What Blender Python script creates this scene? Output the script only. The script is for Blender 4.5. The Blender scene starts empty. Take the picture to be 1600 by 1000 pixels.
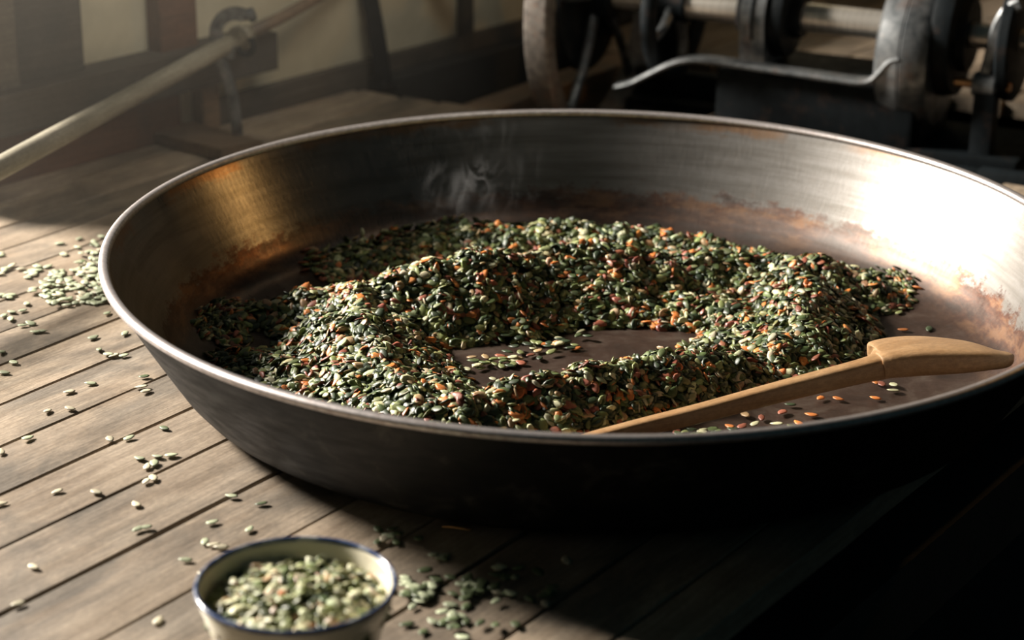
import bpy, bmesh, math, random
import numpy as np
from mathutils import Vector, Matrix

random.seed(7)
rng = np.random.default_rng(11)
scene = bpy.context.scene
COL = scene.collection

# ------------------------------------------------------------------ camera
FPX, PITCH, ROLL = 3217.5, 0.366049, 0.00917
CH = 0.7319
CX, CY = 0.07579, 1.80398          # pan centre on the floor
TH = 0.953206                      # direction of the floor planks
_fw = np.array([0, math.cos(PITCH), -math.sin(PITCH)])
_r0 = np.array([1.0, 0, 0])
_u0 = np.cross(_r0, _fw)
_rt = math.cos(ROLL) * _r0 + math.sin(ROLL) * _u0
_up = -math.sin(ROLL) * _r0 + math.cos(ROLL) * _u0
cam = bpy.data.cameras.new('camera')
camo = bpy.data.objects.new('camera', cam)
COL.objects.link(camo)
camo.matrix_world = Matrix(((_rt[0], _up[0], -_fw[0], 0), (_rt[1], _up[1], -_fw[1], 0),
                            (_rt[2], _up[2], -_fw[2], CH), (0, 0, 0, 1)))
cam.sensor_width = 36
cam.lens = FPX / 1600 * 36
cam.clip_start = 0.02
cam.dof.use_dof = True
cam.dof.focus_distance = 1.86
cam.dof.aperture_fstop = 4.6
scene.camera = camo

# ------------------------------------------------------------------ light
world = bpy.data.worlds.new('world')
scene.world = world
world.use_nodes = True
world.node_tree.nodes['Background'].inputs[0].default_value = (0.38, 0.78, 0.88, 1)
world.node_tree.nodes['Background'].inputs[1].default_value = 0.02


def area_light(name, loc, target, sx, sy, energy, color):
    l = bpy.data.lights.new(name, 'AREA')
    l.shape = 'RECTANGLE'; l.size = sx; l.size_y = sy
    l.energy = energy; l.color = color
    o = bpy.data.objects.new(name, l); COL.objects.link(o)
    o.location = loc
    o.rotation_euler = (Vector(target) - Vector(loc)).to_track_quat('-Z', 'Y').to_euler()
    return o


area_light('window_daylight', (-2.36, 2.98, 1.43), (0.05, 1.75, 0.05), 0.62, 0.55, 400, (1.0, 0.92, 0.82))
b_ = area_light('wall_fill_light', (0.10, 2.10, 0.95), (-0.50, 2.62, 0.10), 0.5, 0.4, 0.75, (1.0, 0.93, 0.80))  # fill lamp added out of view to brighten the left wall
b_.data.spread = math.radians(80)
lamp = bpy.data.lights.new('warm_lamp_light', 'POINT')  # unseen warm lamp, placed to give the golden reflection in the pan
lamp.energy = 4.5; lamp.color = (1.0, 0.55, 0.18); lamp.shadow_soft_size = 0.03
lo = bpy.data.objects.new('warm_lamp_light', lamp); COL.objects.link(lo); lo.location = (1.25, 2.62, 0.85)

vs = scene.view_settings
vs.view_transform = 'Standard'; vs.look = 'None'; vs.exposure = 0.0; vs.gamma = 1.0
vs.use_curve_mapping = False


# ------------------------------------------------------------------ helpers
def U(x, y, z=0.0, Y=None):
    d = _fw + (x - 800) / FPX * _rt - (y - 500) / FPX * _up
    t = (z - CH) / d[2] if Y is None else Y / d[1]
    return np.array([0, 0, CH]) + t * d


def ray_plane(x, y, p0, n):
    d = _fw + (x - 800) / FPX * _rt - (y - 500) / FPX * _up
    o = np.array([0, 0, CH])
    return o + d * (((p0 - o) @ n) / (d @ n))


def proj(P):
    d = P - np.array([0, 0, CH]); z = d @ _fw
    return 800 + FPX * (d @ _rt) / z, 500 - FPX * (d @ _up) / z


def finish(bm, name, mat, parent=None, smooth=False, label=None, loc=None):
    me = bpy.data.meshes.new(name)
    bmesh.ops.recalc_face_normals(bm, faces=bm.faces)
    bm.to_mesh(me); bm.free()
    for m in (mat if isinstance(mat, (list, tuple)) else [mat]):
        me.materials.append(m)
    if smooth:
        for p in me.polygons: p.use_smooth = True
        if smooth == 'auto':
            sharp_edges(me)
    o = bpy.data.objects.new(name, me); COL.objects.link(o)
    if parent is not None: o.parent = parent
    if loc is not None: o.location = loc
    if label: o['label'] = label
    return o


def sharp_edges(me, ang=0.6):
    b = bmesh.new(); b.from_mesh(me)
    for e in b.edges:
        e.smooth = not (len(e.link_faces) == 2 and e.calc_face_angle(0) > ang)
    b.to_mesh(me); b.free()


def tag(o, label, cat, group=None):
    o['label'] = label; o['category'] = cat
    if group: o['group'] = group
    return o


def empty(name, loc, rz=0.0):
    o = bpy.data.objects.new(name, None); COL.objects.link(o)
    o.location = loc; o.rotation_euler = (0, 0, rz); o.empty_display_size = 0.02
    return o


def add_box(bm, c, s, bevel=0.0, rot=None, jitter=0.0):
    """box centred at c, full sizes s, optional 3x3 rotation"""
    b = bmesh.new()
    bmesh.ops.create_cube(b, size=1)
    for v in b.verts:
        v.co = Vector((v.co.x * s[0], v.co.y * s[1], v.co.z * s[2]))
    if bevel:
        bmesh.ops.bevel(b, geom=list(b.edges), offset=bevel, segments=2, affect='EDGES', profile=0.6)
    if jitter:
        for v in b.verts:
            v.co += Vector((random.uniform(-1, 1), random.uniform(-1, 1), random.uniform(-1, 1))) * jitter
    M = Matrix.Translation(Vector(c)) @ (rot.to_4x4() if rot is not None else Matrix())
    b.transform(M)
    merge(bm, b)


def merge(bm, b):
    me = bpy.data.meshes.new('tmp'); b.to_mesh(me); b.free()
    bm.from_mesh(me); bpy.data.meshes.remove(me)


def sweep(bm, pts, secs, n=16, upv=(0, 0, 1), power=2.0, cap=True):
    """sweep a superellipse of half sizes secs[i]=(side, up) along pts"""
    pts = [Vector(p) for p in pts]
    rings = []
    for i, p in enumerate(pts):
        t = (pts[min(i + 1, len(pts) - 1)] - pts[max(i - 1, 0)]).normalized()
        side = t.cross(Vector(upv)).normalized(); u = side.cross(t).normalized()
        a, b = secs[i] if isinstance(secs[i], (tuple, list)) else (secs[i], secs[i])
        ring = []
        for k in range(n):
            w = 2 * math.pi * k / n
            c, s = math.cos(w), math.sin(w)
            ring.append(bm.verts.new(p + side * (a * math.copysign(abs(c) ** (2 / power), c)) +
                                     u * (b * math.copysign(abs(s) ** (2 / power), s))))
        rings.append(ring)
    for i in range(len(rings) - 1):
        for k in range(n):
            bm.faces.new((rings[i][k], rings[i][(k + 1) % n], rings[i + 1][(k + 1) % n], rings[i + 1][k]))
    if cap:
        bm.faces.new(rings[0]); bm.faces.new(list(reversed(rings[-1])))


def spline(pts, n):
    """Catmull-Rom resample of tuples"""
    pts = [np.array(p, float) for p in pts]
    P = [pts[0]] + pts + [pts[-1]]
    out = []
    for i in range(1, len(P) - 2):
        for k in range(n):
            t = k / n
            a, b, c, d = P[i - 1], P[i], P[i + 1], P[i + 2]
            out.append(0.5 * ((2 * b) + (-a + c) * t + (2 * a - 5 * b + 4 * c - d) * t * t + (-a + 3 * b - 3 * c + d) * t ** 3))
    out.append(pts[-1])
    return out


def lathe(bm, prof, n=128, close=False):
    rings = []
    for r, z in prof:
        if r < 1e-6:
            rings.append([bm.verts.new((0, 0, z))])
        else:
            rings.append([bm.verts.new((r * math.cos(2 * math.pi * k / n), r * math.sin(2 * math.pi * k / n), z)) for k in range(n)])
    m = len(rings)
    for i in range(m if close else m - 1):
        A, B = rings[i], rings[(i + 1) % m]
        for k in range(n):
            if len(A) == 1 and len(B) == 1: continue
            if len(A) == 1: bm.faces.new((A[0], B[k], B[(k + 1) % n]))
            elif len(B) == 1: bm.faces.new((A[k], A[(k + 1) % n], B[0]))
            else: bm.faces.new((A[k], A[(k + 1) % n], B[(k + 1) % n], B[k]))


# ------------------------------------------------------------------ materials
class NT:
    def __init__(self, name):
        self.m = bpy.data.materials.new(name); self.m.use_nodes = True
        self.t = self.m.node_tree; self.b = self.t.nodes['Principled BSDF']

    def n(self, typ, **kw):
        nd = self.t.nodes.new(typ)
        for k, v in kw.items():
            if k.startswith('i_'):
                key = k[2:]
                key = int(key) if key.isdigit() else key.replace('_', ' ')
                self.put(nd.inputs[key], v)
            else: setattr(nd, k, v)
        return nd

    def put(self, sock, v):
        if isinstance(v, bpy.types.NodeSocket): self.t.links.new(v, sock)
        else: sock.default_value = v

    def set(self, **kw):
        for k, v in kw.items(): self.put(self.b.inputs[k.replace('_', ' ')], v)

    def coord(self, scale=(1, 1, 1), offs=None):
        tc = self.n('ShaderNodeTexCoord')
        mp = self.n('ShaderNodeMapping'); self.put(mp.inputs['Vector'], tc.outputs['Object'])
        mp.inputs['Scale'].default_value = scale
        if offs is not None: self.put(mp.inputs['Location'], offs)
        return mp.outputs[0]

    def noise(self, vec, scale, detail=4, rough=0.55, dist=0.0):
        return self.n('ShaderNodeTexNoise', i_Vector=vec, i_Scale=scale, i_Detail=detail, i_Roughness=rough, i_Distortion=dist).outputs[0]

    def ramp(self, fac, stops, interp='LINEAR'):
        r = self.n('ShaderNodeValToRGB', i_0=fac); cr = r.color_ramp; cr.interpolation = interp
        while len(cr.elements) > 1: cr.elements.remove(cr.elements[-1])
        cr.elements[0].position = stops[0][0]; cr.elements[0].color = self.c4(stops[0][1])
        for p, c in stops[1:]:
            e = cr.elements.new(p); e.color = self.c4(c)
        return r.outputs[0]

    @staticmethod
    def c4(c):
        if isinstance(c, (int, float)): return (c, c, c, 1)
        return (c[0], c[1], c[2], 1)

    def mix(self, f, a, b, mode='MIX'):
        m = self.n('ShaderNodeMix', data_type='RGBA', blend_type=mode)
        self.put(m.inputs[0], f)
        for s, v in ((m.inputs[6], a), (m.inputs[7], b)):
            self.put(s, self.c4(v) if isinstance(v, (tuple, int, float)) else v)
        return m.outputs[2]

    def math(self, op, a, b=0.5, c=None):
        m = self.n('ShaderNodeMath', operation=op); self.put(m.inputs[0], a); self.put(m.inputs[1], b)
        if c is not None: self.put(m.inputs[2], c)
        return m.outputs[0]

    def bump(self, h, strength=0.3, dist=0.002):
        b = self.n('ShaderNodeBump', i_Height=h, i_Strength=strength, i_Distance=dist)
        self.set(Normal=b.outputs[0])

    def rnd_offset(self):
        oi = self.n('ShaderNodeObjectInfo')
        cx = self.n('ShaderNodeCombineXYZ')
        for k, s in enumerate((13.7, 31.1, 7.3)):
            self.put(cx.inputs[k], self.math('MULTIPLY', oi.outputs['Random'], s))
        return cx.outputs[0], oi.outputs['Random']


def wood_mat(name, dark, light, stain=0.5, rough=0.6, grain=1.0, hue_dark=(0.035, 0.04, 0.04), sc=1.0):
    m = NT(name)
    off, rnd = m.rnd_offset()
    v1 = m.coord((2.4 * sc, 20 * sc, 20 * sc), off)
    g = m.noise(v1, 2.6, 9, 0.70, 0.2)
    v2 = m.coord((5 * sc, 150 * sc, 150 * sc), off)
    f = m.noise(v2, 2.5, 4, 0.6)
    v3 = m.coord((1, 1.6, 1), off)
    s = m.noise(v3, 5.5 * sc, 6, 0.62, 0.5)
    col = m.ramp(m.math('ADD', m.math('MULTIPLY', g, 0.5), m.math('MULTIPLY', m.noise(m.coord((1, 2, 1), off), 11 * sc, 6, 0.65), 0.5)), [(0.32, dark), (0.64, light)])
    col = m.mix(m.math('MULTIPLY', m.ramp(f, [(0.35, 1), (0.62, 0)]), 0.35 * grain), col, tuple(x * 0.45 for x in dark))
    col = m.mix(m.math('MULTIPLY', m.ramp(s, [(0.47, 0), (0.62, 1)]), stain), col, hue_dark)
    tint = m.ramp(rnd, [(0, 0.72), (1, 1.15)])
    col = m.mix(1.0, col, tint, 'MULTIPLY')
    sp = m.noise(m.coord((0.6, 1, 1), off), 300, 4, 0.7)
    col = m.mix(m.math('MULTIPLY', m.ramp(sp, [(0.42, 1), (0.60, 0)]), 0.35), col, m.mix(1.0, col, 0.45, 'MULTIPLY'))
    col = m.mix(m.math('MULTIPLY', m.ramp(sp, [(0.68, 0), (0.74, 1)]), 0.5), col, (0.03, 0.025, 0.02))
    m.set(Base_Color=col, Roughness=m.ramp(g, [(0.2, rough - 0.12), (0.8, rough + 0.12)]))
    hgt = m.math('ADD', m.math('MULTIPLY', g, 0.7), m.math('ADD', m.math('MULTIPLY', f, 0.4), m.math('MULTIPLY', sp, 0.35)))
    m.bump(hgt, 0.45 * grain, 0.0012)
    return m.m


M_PLANK = wood_mat('worn_plank_wood', (0.20, 0.145, 0.098), (0.52, 0.42, 0.31), 0.55, 0.50)
M_LOWER = wood_mat('dark_lower_wood', (0.018, 0.018, 0.018), (0.04, 0.04, 0.038), 0.6, 0.8)
M_BEAM = wood_mat('dark_timber', (0.05, 0.042, 0.032), (0.12, 0.10, 0.08), 0.5, 0.75)
M_RED = wood_mat('red_brown_timber', (0.10, 0.045, 0.025), (0.20, 0.09, 0.05), 0.3, 0.65)
M_GREYWOOD = wood_mat('grey_board', (0.10, 0.085, 0.065), (0.19, 0.165, 0.13), 0.3, 0.75)
M_POLE = wood_mat('weathered_pole', (0.26, 0.23, 0.16), (0.50, 0.46, 0.36), 0.15, 0.5)
M_FOOTBOARD = wood_mat('foot_board_wood', (0.13, 0.085, 0.05), (0.28, 0.19, 0.12), 0.3, 0.6)
M_SPOON = wood_mat('spoon_wood', (0.42, 0.225, 0.09), (0.64, 0.40, 0.20), 0.35, 0.5, 0.6, (0.42, 0.20, 0.07), 1.8)
M_STRAW = wood_mat('straw', (0.7, 0.35, 0.1), (0.9, 0.5, 0.2), 0.0, 0.5)


def steel_inner():
    m = NT('pan_steel_inner')
    tc = m.n('ShaderNodeTexCoord')
    sep = m.n('ShaderNodeSeparateXYZ', i_0=tc.outputs['Object'])
    x, y, z = sep.outputs
    r = m.math('SQRT', m.math('ADD', m.math('MULTIPLY', x, x), m.math('MULTIPLY', y, y)))
    ang = m.math('ARCTAN2', y, x)
    cyl = m.n('ShaderNodeCombineXYZ', i_0=m.math('MULTIPLY', ang, 0.4), i_1=z, i_2=r)
    vec = cyl.outputs[0]

    def mp(s):
        k = m.n('ShaderNodeMapping', i_Vector=vec); k.inputs['Scale'].default_value = s; return k.outputs[0]
    obj = tc.outputs['Object']
    big = m.noise(obj, 9, 5, 0.6, 0.3)
    band = m.noise(mp((3, 45, 45)), 2.2, 6, 0.65, 0.4)
    fine = m.noise(mp((330, 60, 60)), 1.0, 4, 0.7)
    fine2 = m.noise(obj, 160, 4, 0.7)
    wall = m.ramp(band, [(0.3, (0.10, 0.093, 0.082)), (0.6, (0.16, 0.153, 0.144))])
    # heat stained brown band along the foot of the wall, ragged upper edge
    edge = m.math('ADD', z, m.math('MULTIPLY', m.math('SUBTRACT', m.noise(mp((26, 40, 40)), 1.6, 10, 0.82), 0.5), 0.075))
    burn = m.ramp(edge, [(0.030, 0.8), (0.040, 1.0), (0.047, 0.0)])
    burncol = m.ramp(m.noise(mp((16, 40, 40)), 1.0, 6, 0.7), [(0.40, (0.025, 0.011, 0.007)), (0.52, (0.075, 0.030, 0.017)), (0.62, (0.17, 0.085, 0.042))])
    patch = m.ramp(m.noise(obj, 4.5, 3, 0.5), [(0.40, 0), (0.56, 1)])
    col = m.mix(m.math('MULTIPLY', burn, m.math('MULTIPLY_ADD', patch, 0.45, 0.55)), wall, burncol)
    # rust freckles under the rim
    e2 = m.math('ADD', z, m.math('MULTIPLY', m.math('SUBTRACT', m.noise(mp((22, 60, 60)), 1.3, 8, 0.75), 0.5), 0.045))
    rim = m.math('MULTIPLY', m.ramp(e2, [(0.106, 0), (0.114, 1)]), m.ramp(m.noise(obj, 7, 2, 0.5), [(0.46, 0), (0.54, 1)]))
    col = m.mix(m.math('MULTIPLY', rim, 0.75), col, (0.17, 0.09, 0.04))
    # dark seasoned bottom
    bot = m.ramp(m.math('ADD', r, m.math('MULTIPLY', m.math('SUBTRACT', big, 0.5), 0.03)), [(0.355, 1), (0.385, 0)])
    botcol = m.ramp(m.noise(obj, 14, 8, 0.72, 0.6), [(0.3, (0.028, 0.016, 0.011)), (0.50, (0.062, 0.036, 0.025)), (0.68, (0.13, 0.10, 0.078))])
    col = m.mix(bot, col, botcol)
    col = m.mix(m.math('MULTIPLY', m.ramp(fine2, [(0.5, 0), (0.75, 1)]), 0.3), col, (0.12, 0.10, 0.085))
    m.set(Base_Color=col, Metallic=m.math('MULTIPLY_ADD', bot, -0.35, 0.9))
    rough = m.math('ADD', m.math('MULTIPLY', fine, 0.16), m.math('MULTIPLY', big, 0.12))
    rough = m.math('ADD', rough, m.math('MULTIPLY_ADD', burn, 0.06, 0.33))
    # roughness lowered on the left of the wall to tighten the golden lamp reflection
    an = m.math('ADD', ang, m.math('MULTIPLY', m.math('SUBTRACT', m.noise(obj, 18, 4, 0.6), 0.5), 0.5))
    pol = m.ramp(m.math('DIVIDE', an, 3.1416), [(0.50, 0), (0.66, 1), (0.86, 1), (0.99, 0)])
    rough = m.math('SUBTRACT', rough, m.math('MULTIPLY', pol, 0.23))
    m.set(Roughness=rough)
    h = m.math('ADD', m.math('MULTIPLY', fine, 0.5), m.math('MULTIPLY', fine2, 0.5))
    m.bump(h, 0.22, 0.0007)
    return m.m


def steel_outer():
    m = NT('pan_blackened_outside')
    v = m.coord()
    a = m.noise(v, 22, 7, 0.65, 0.6)
    b = m.noise(m.coord((1, 1, 5)), 30, 5, 0.6)
    col = m.ramp(a, [(0.35, (0.003, 0.004, 0.005)), (0.56, (0.010, 0.010, 0.010)), (0.70, (0.045, 0.043, 0.039))])
    m.set(Base_Color=col, Metallic=0.0, Specular_IOR_Level=0.15, Roughness=m.ramp(b, [(0.3, 0.45), (0.7, 0.65)]))
    m.bump(a, 0.2, 0.001)
    return m.m


def metal(name, c0, c1, rough, metallic=1.0, sc=60, stretch=(1, 1, 1), bump=0.25, rust=0.0, spec=0.5):
    m = NT(name)
    v = m.coord(stretch)
    a = m.noise(v, sc, 7, 0.65, 0.3)
    col = m.ramp(a, [(0.33, c0), (0.68, c1)])
    if rust:
        rn = m.noise(v, sc * 0.4, 6, 0.7)
        col = m.mix(m.math('MULTIPLY', m.ramp(rn, [(0.55, 0), (0.66, 1)]), rust), col, (0.20, 0.10, 0.055))
    m.set(Base_Color=col, Metallic=metallic, Specular_IOR_Level=spec, Roughness=m.ramp(a, [(0.3, rough + 0.1), (0.7, rough - 0.08)]))
    m.bump(a, bump, 0.001)
    return m.m


M_PANIN = steel_inner()
M_PANOUT = steel_outer()
M_RIM = metal('pan_rim_steel', (0.38, 0.345, 0.335), (0.60, 0.555, 0.54), 0.42, 0.8, 160, rust=0.25)
M_IRON = metal('black_cast_iron', (0.003, 0.005, 0.006), (0.008, 0.011, 0.013), 0.6, 0.0, 70, rust=0.1, spec=0.12)
M_IRONGREY = metal('worn_grey_iron', (0.05, 0.058, 0.062), (0.24, 0.25, 0.255), 0.42, 0.6, 55, rust=0.35)
M_WHEEL = metal('rubbed_wheel_iron', (0.07, 0.06, 0.052), (0.22, 0.195, 0.17), 0.55, 0.4, 90, (1, 1, 1), rust=0.5)
M_SHAFT = metal('bright_turned_steel', (0.55, 0.50, 0.43), (0.85, 0.80, 0.72), 0.34, 0.75, 60, (6, 0.3, 0.3), 0.0)
M_BRASS = metal('tarnished_brass', (0.35, 0.18, 0.08), (0.6, 0.35, 0.16), 0.4, 0.9, 50)

m = NT('old_plaster')
v = m.coord((1, 1, 1)); a = m.noise(v, 7, 6, 0.6, 0.4)
m.set(Base_Color=m.ramp(a, [(0.3, (0.42, 0.38, 0.27)), (0.7, (0.62, 0.57, 0.43))]), Roughness=0.85)
m.bump(m.noise(v, 60, 5, 0.6), 0.3, 0.002)
M_PLASTER = m.m

m = NT('cream_enamel')
a = m.noise(m.coord(), 30, 5, 0.6)
m.set(Base_Color=m.ramp(a, [(0.3, (0.66, 0.61, 0.46)), (0.7, (0.76, 0.72, 0.58))]), Roughness=0.18, Coat_Weight=0.4)
M_ENAMEL = m.m
m = NT('blue_enamel_edge')
a = m.noise(m.coord(), 70, 5, 0.6)
m.set(Base_Color=m.ramp(a, [(0.36, (0.018, 0.035, 0.10)), (0.52, (0.05, 0.08, 0.17)), (0.66, (0.36, 0.38, 0.42))]), Roughness=0.2, Coat_Weight=0.5)
M_BLUE = m.m

m = NT('pumpkin_seed_skin')
at = m.n('ShaderNodeAttribute', attribute_name='seedcol')
vv = m.coord(); a = m.noise(vv, 420, 3, 0.6)
col = m.mix(1.0, at.outputs['Color'], m.ramp(a, [(0.3, 0.72), (0.7, 1.2)]), 'MULTIPLY')
m.set(Base_Color=col, Roughness=0.45, Specular_IOR_Level=0.5)
m.bump(a, 0.12, 0.0004)
M_SEED = m.m

# ------------------------------------------------------------------ the floor: boards one by one
d2 = np.array([math.cos(TH), math.sin(TH)]); n2 = np.array([-math.sin(TH), math.cos(TH)])
offs = [0.632, 0.682, 0.745, 0.828, 0.900, 0.973, 1.0575, 1.1365, 1.209, 1.281, 1.3505,
        1.422, 1.486, 1.552, 1.612, 1.672, 1.732, 1.80, 1.872]
gapw = {0.973: 0.0022, 1.0575: 0.0042, 1.1365: 0.0016, 1.209: 0.0034, 1.281: 0.0014, 1.3505: 0.0024, 1.422: 0.0024, 1.486: 0.0014, 1.732: 0.004, 0.90: 0.0024, 0.828: 0.0026}
# far edge of the near platform, and near edge of the boards behind the machine
E0 = np.array([-0.19, 2.79]); ED = np.array([0.205, -0.106]); ED /= np.linalg.norm(ED)
F0 = np.array([0.45, 2.90])


def edge_s(off, p0):
    # s such that off*n2 + s*d2 lies on the line p0 + k*ED
    A = np.array([[d2[0], -ED[0]], [d2[1], -ED[1]]]); b = p0 - off * n2
    return float(np.linalg.solve(A, b)[0])


bm = bmesh.new()
add_box(bm, (0.2, 2.2, -0.84), (8, 8, 0.08))
bb = bmesh.new(); bmesh.ops.create_cube(bb, size=1)
bb.transform(Matrix.Rotation(TH, 4, 'Z') @ Matrix.Translation((1.4, 1.45, -0.14)) @ Matrix.Diagonal((5.2, 1.62, 0.08, 1))); merge(bm, bb)
floor = finish(bm, 'floor', M_LOWER)
floor['kind'] = 'structure'


def plank(off0, off1, s0, s1, top=0.0, mat=M_PLANK, thick=0.022):
    g0, g1 = gapw.get(off0, 0.0022) / 2, gapw.get(off1, 0.0022) / 2
    a, b = off0 + g0, off1 - g1
    L, Wd = s1 - s0, b - a
    bm = bmesh.new()
    nx = max(2, int(L / 0.06))
    bev = 0.0011
    prof = [(-Wd / 2, -thick), (-Wd / 2, -bev), (-Wd / 2 + bev, 0), (-Wd / 4, 0), (0, 0), (Wd / 4, 0), (Wd / 2 - bev, 0), (Wd / 2, -bev), (Wd / 2, -thick)]
    rings = []
    ph = random.uniform(0, 9)
    for i in range(nx + 1):
        x = -L / 2 + L * i / nx
        ring = []
        for j, (yy, zz) in enumerate(prof):
            wob = 0.0004 * math.sin(x * 31 + ph) + 0.0003 * math.sin(x * 83 + 2 * ph)
            cup = -0.0007 * (yy / (Wd / 2)) ** 2 if zz > -thick / 2 else 0
            ring.append(bm.verts.new((x, yy + (wob if abs(yy) > Wd / 2 - 0.002 else 0) * math.copysign(1, yy), zz + cup)))
        rings.append(ring)
    for i in range(nx):
        for j in range(len(prof) - 1):
            bm.faces.new((rings[i][j], rings[i + 1][j], rings[i + 1][j + 1], rings[i][j + 1]))
    bm.faces.new(rings[0]); bm.faces.new(list(reversed(rings[-1])))
    c = d2 * (s0 + s1) / 2 + n2 * (a + b) / 2
    o = finish(bm, 'plank', mat, floor)
    o.location = (c[0], c[1], top + random.uniform(-0.0007, 0.0))
    o.rotation_euler = (0, 0, TH)
    return o


for a, b in zip(offs[:-1], offs[1:]):
    s_near = -0.4 if a < 1.3 else (0.2 if a < 1.5 else 0.6)
    plank(a, b, s_near, edge_s((a + b) / 2, E0))
    # boards beyond the pit, seen behind the machine
    if a < 1.68:
        s2 = edge_s((a + b) / 2, F0)
        plank(a, b, s2, s2 + 1.3, -0.002)
# end board closing the platform (edge timber) and two joists over the pit
bm = bmesh.new()
pA = E0 - ED * 0.1; pB = E0 + ED * 1.3
mid = (pA + pB) / 2
rotE = Matrix.Rotation(math.atan2(ED[1], ED[0]), 3, 'Z')
add_box(bm, (0, 0, 0), (1.45, 0.03, 0.08), 0.002)
o = finish(bm, 'edge_timber', M_BEAM, floor)
nE = np.array([ED[1], -ED[0]])
o.location = (mid[0] + nE[0] * 0.02, mid[1] + nE[1] * 0.02, -0.065); o.rotation_euler = (0, 0, math.atan2(ED[1], ED[0]))
for px, py, wd in ((800, 143, 0.05), (1162, 168, 0.055)):
    q = U(px, py)[:2]; of = float(q @ n2); s = float(q @ d2)
    bm = bmesh.new(); add_box(bm, (0, 0, 0), (0.62, wd, 0.07), 0.002)
    o = finish(bm, 'joist', M_FOOTBOARD, floor)
    c = d2 * (s + 0.02) + n2 * of
    o.location = (c[0], c[1], -0.040); o.rotation_euler = (0, 0, TH)

# ------------------------------------------------------------------ the wall on the left
WA = math.radians(50.1)
P0 = np.array([-0.614, 2.358, 0]); wd = np.array([math.cos(WA), math.sin(WA), 0]); wn = np.array([wd[1], -wd[0], 0])


def W(px, py, off=0.0):
    q = ray_plane(px, py, P0 + wn * off, wn)
    return float((q - P0) @ wd), float(q[2])


wall = empty('wall_left', tuple(P0), WA)      # local x runs along the wall, local -y into the room
wall['kind'] = 'structure'


def wbox(name, x0, x1, z0, z1, proud, mat, deep=0.0, bevel=0.002, label=None):
    bm = bmesh.new()
    add_box(bm, (0, 0, 0), (x1 - x0, proud + deep, z1 - z0), bevel)
    o = finish(bm, name, mat, wall, label=label)
    o.location = ((x0 + x1) / 2, -(proud - deep) / 2, (z0 + z1) / 2)
    return o


SILL = 0.24
wbox('low_kerb', -2.2, -0.121, -0.1, 0.05, 0.0, M_PLASTER, 0.12, 0)  # unseen wall stretch kept low so window light reaches the boards
wbox('plaster', -0.12, 2.6, -0.1, SILL, 0.0, M_PLASTER, 0.12, 0, 'yellowed cream plaster between the timbers')
wbox('window_sill', -0.12, 2.6, SILL, SILL + 0.03, 0.02, M_BEAM, 0.14)
wbox('wide_post', -0.119, 0.020, 0.06, SILL, 0.028, M_GREYWOOD)
wbox('wide_post', 0.022, 0.122, 0.06, SILL, 0.020, M_BEAM, label='dark grey-brown upright board')
wbox('post', 0.238, 0.299, 0.06, SILL, 0.026, M_RED, label='red-brown upright timber')
wbox('post', 0.823, 0.845, 0.0, SILL, 0.016, M_BEAM)
wbox('rail', -0.12, 0.415, 0.068, 0.118, 0.050, M_BEAM, label='horizontal dark beam with a sawn end')
wbox('lower_board', -0.12, 0.272, 0.0, 0.067, 0.018, M_RED, label='red-brown board under the beam')
wbox('short_post', 0.305, 0.335, 0.0, 0.067, 0.022, M_FOOTBOARD)
wbox('baseboard', 0.336, 2.4, -0.1, 0.036, 0.014, M_BEAM, label='dark skirting board')
wbox('ledge', 0.62, 2.4, -0.1, 0.012, 0.045, M_LOWER)
wbox('jamb', -2.2, -1.9, 0.05, 2.4, 0.0, M_PLASTER, 0.12)
wbox('jamb', 1.9, 2.6, SILL + 0.03, 2.4, 0.0, M_PLASTER, 0.12)

# ------------------------------------------------------------------ the big pan
pan = empty('roasting_pan', (CX, CY, 0.0))
tag(pan, 'huge shallow round steel roasting pan full of toasted pumpkin seeds', 'pan')
inner = [(0.0, 0.0035), (0.10, 0.0033), (0.20, 0.003), (0.30, 0.0032), (0.345, 0.0045), (0.366, 0.009), (0.380, 0.017), (0.390, 0.029),
         (0.400, 0.045), (0.412, 0.064), (0.424, 0.084), (0.435, 0.102), (0.4435, 0.1165), (0.4455, 0.1195)]
outer = [(0.4475, 0.1190), (0.4455, 0.1150), (0.4375, 0.1005), (0.427, 0.082), (0.415, 0.062), (0.4035, 0.043), (0.393, 0.026), (0.382, 0.013),
         (0.369, 0.0045), (0.350, 0.001), (0.30, 0.0003), (0.0, 0.0003)]
bm = bmesh.new()
lathe(bm, inner + outer, 200)
ni = 200 * len(inner)
for f in bm.faces:
    c = f.calc_center_median(); r = math.hypot(c.x, c.y)
# dents
for v_ in bm.verts:
    a = math.atan2(v_.co.y, v_.co.x); r = math.hypot(v_.co.x, v_.co.y)
    if r > 0.2:
        k = 1 + 0.0012 * math.sin(3 * a + 1) + 0.0007 * math.sin(7 * a)
        v_.co.x *= k; v_.co.y *= k
o = finish(bm, 'pan_body', [M_PANIN, M_PANOUT], pan, smooth=True)
bm2 = o.data
nin = (len(inner) - 2) * 200 + 200
for i, pl in enumerate(bm2.polygons):
    pl.material_index = 0 if i < nin else 1
bm = bmesh.new()
prof = [(0.4470 + 0.0050 * math.cos(t), 0.1200 + 0.0040 * math.sin(t)) for t in np.linspace(0, 2 * math.pi, 12, endpoint=False)]
lathe(bm, prof, 200, close=True)
for v_ in bm.verts:
    a = math.atan2(v_.co.y, v_.co.x)
    k = 1 + 0.0012 * math.sin(3 * a + 1) + 0.0007 * math.sin(7 * a)
    v_.co.x *= k; v_.co.y *= k
finish(bm, 'rim', M_RIM, pan, smooth=True, label='pale bright rolled steel rim')


def pan_floor_z(r):
    return float(np.interp(r, [p[0] for p in inner], [p[1] for p in inner]))


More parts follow.
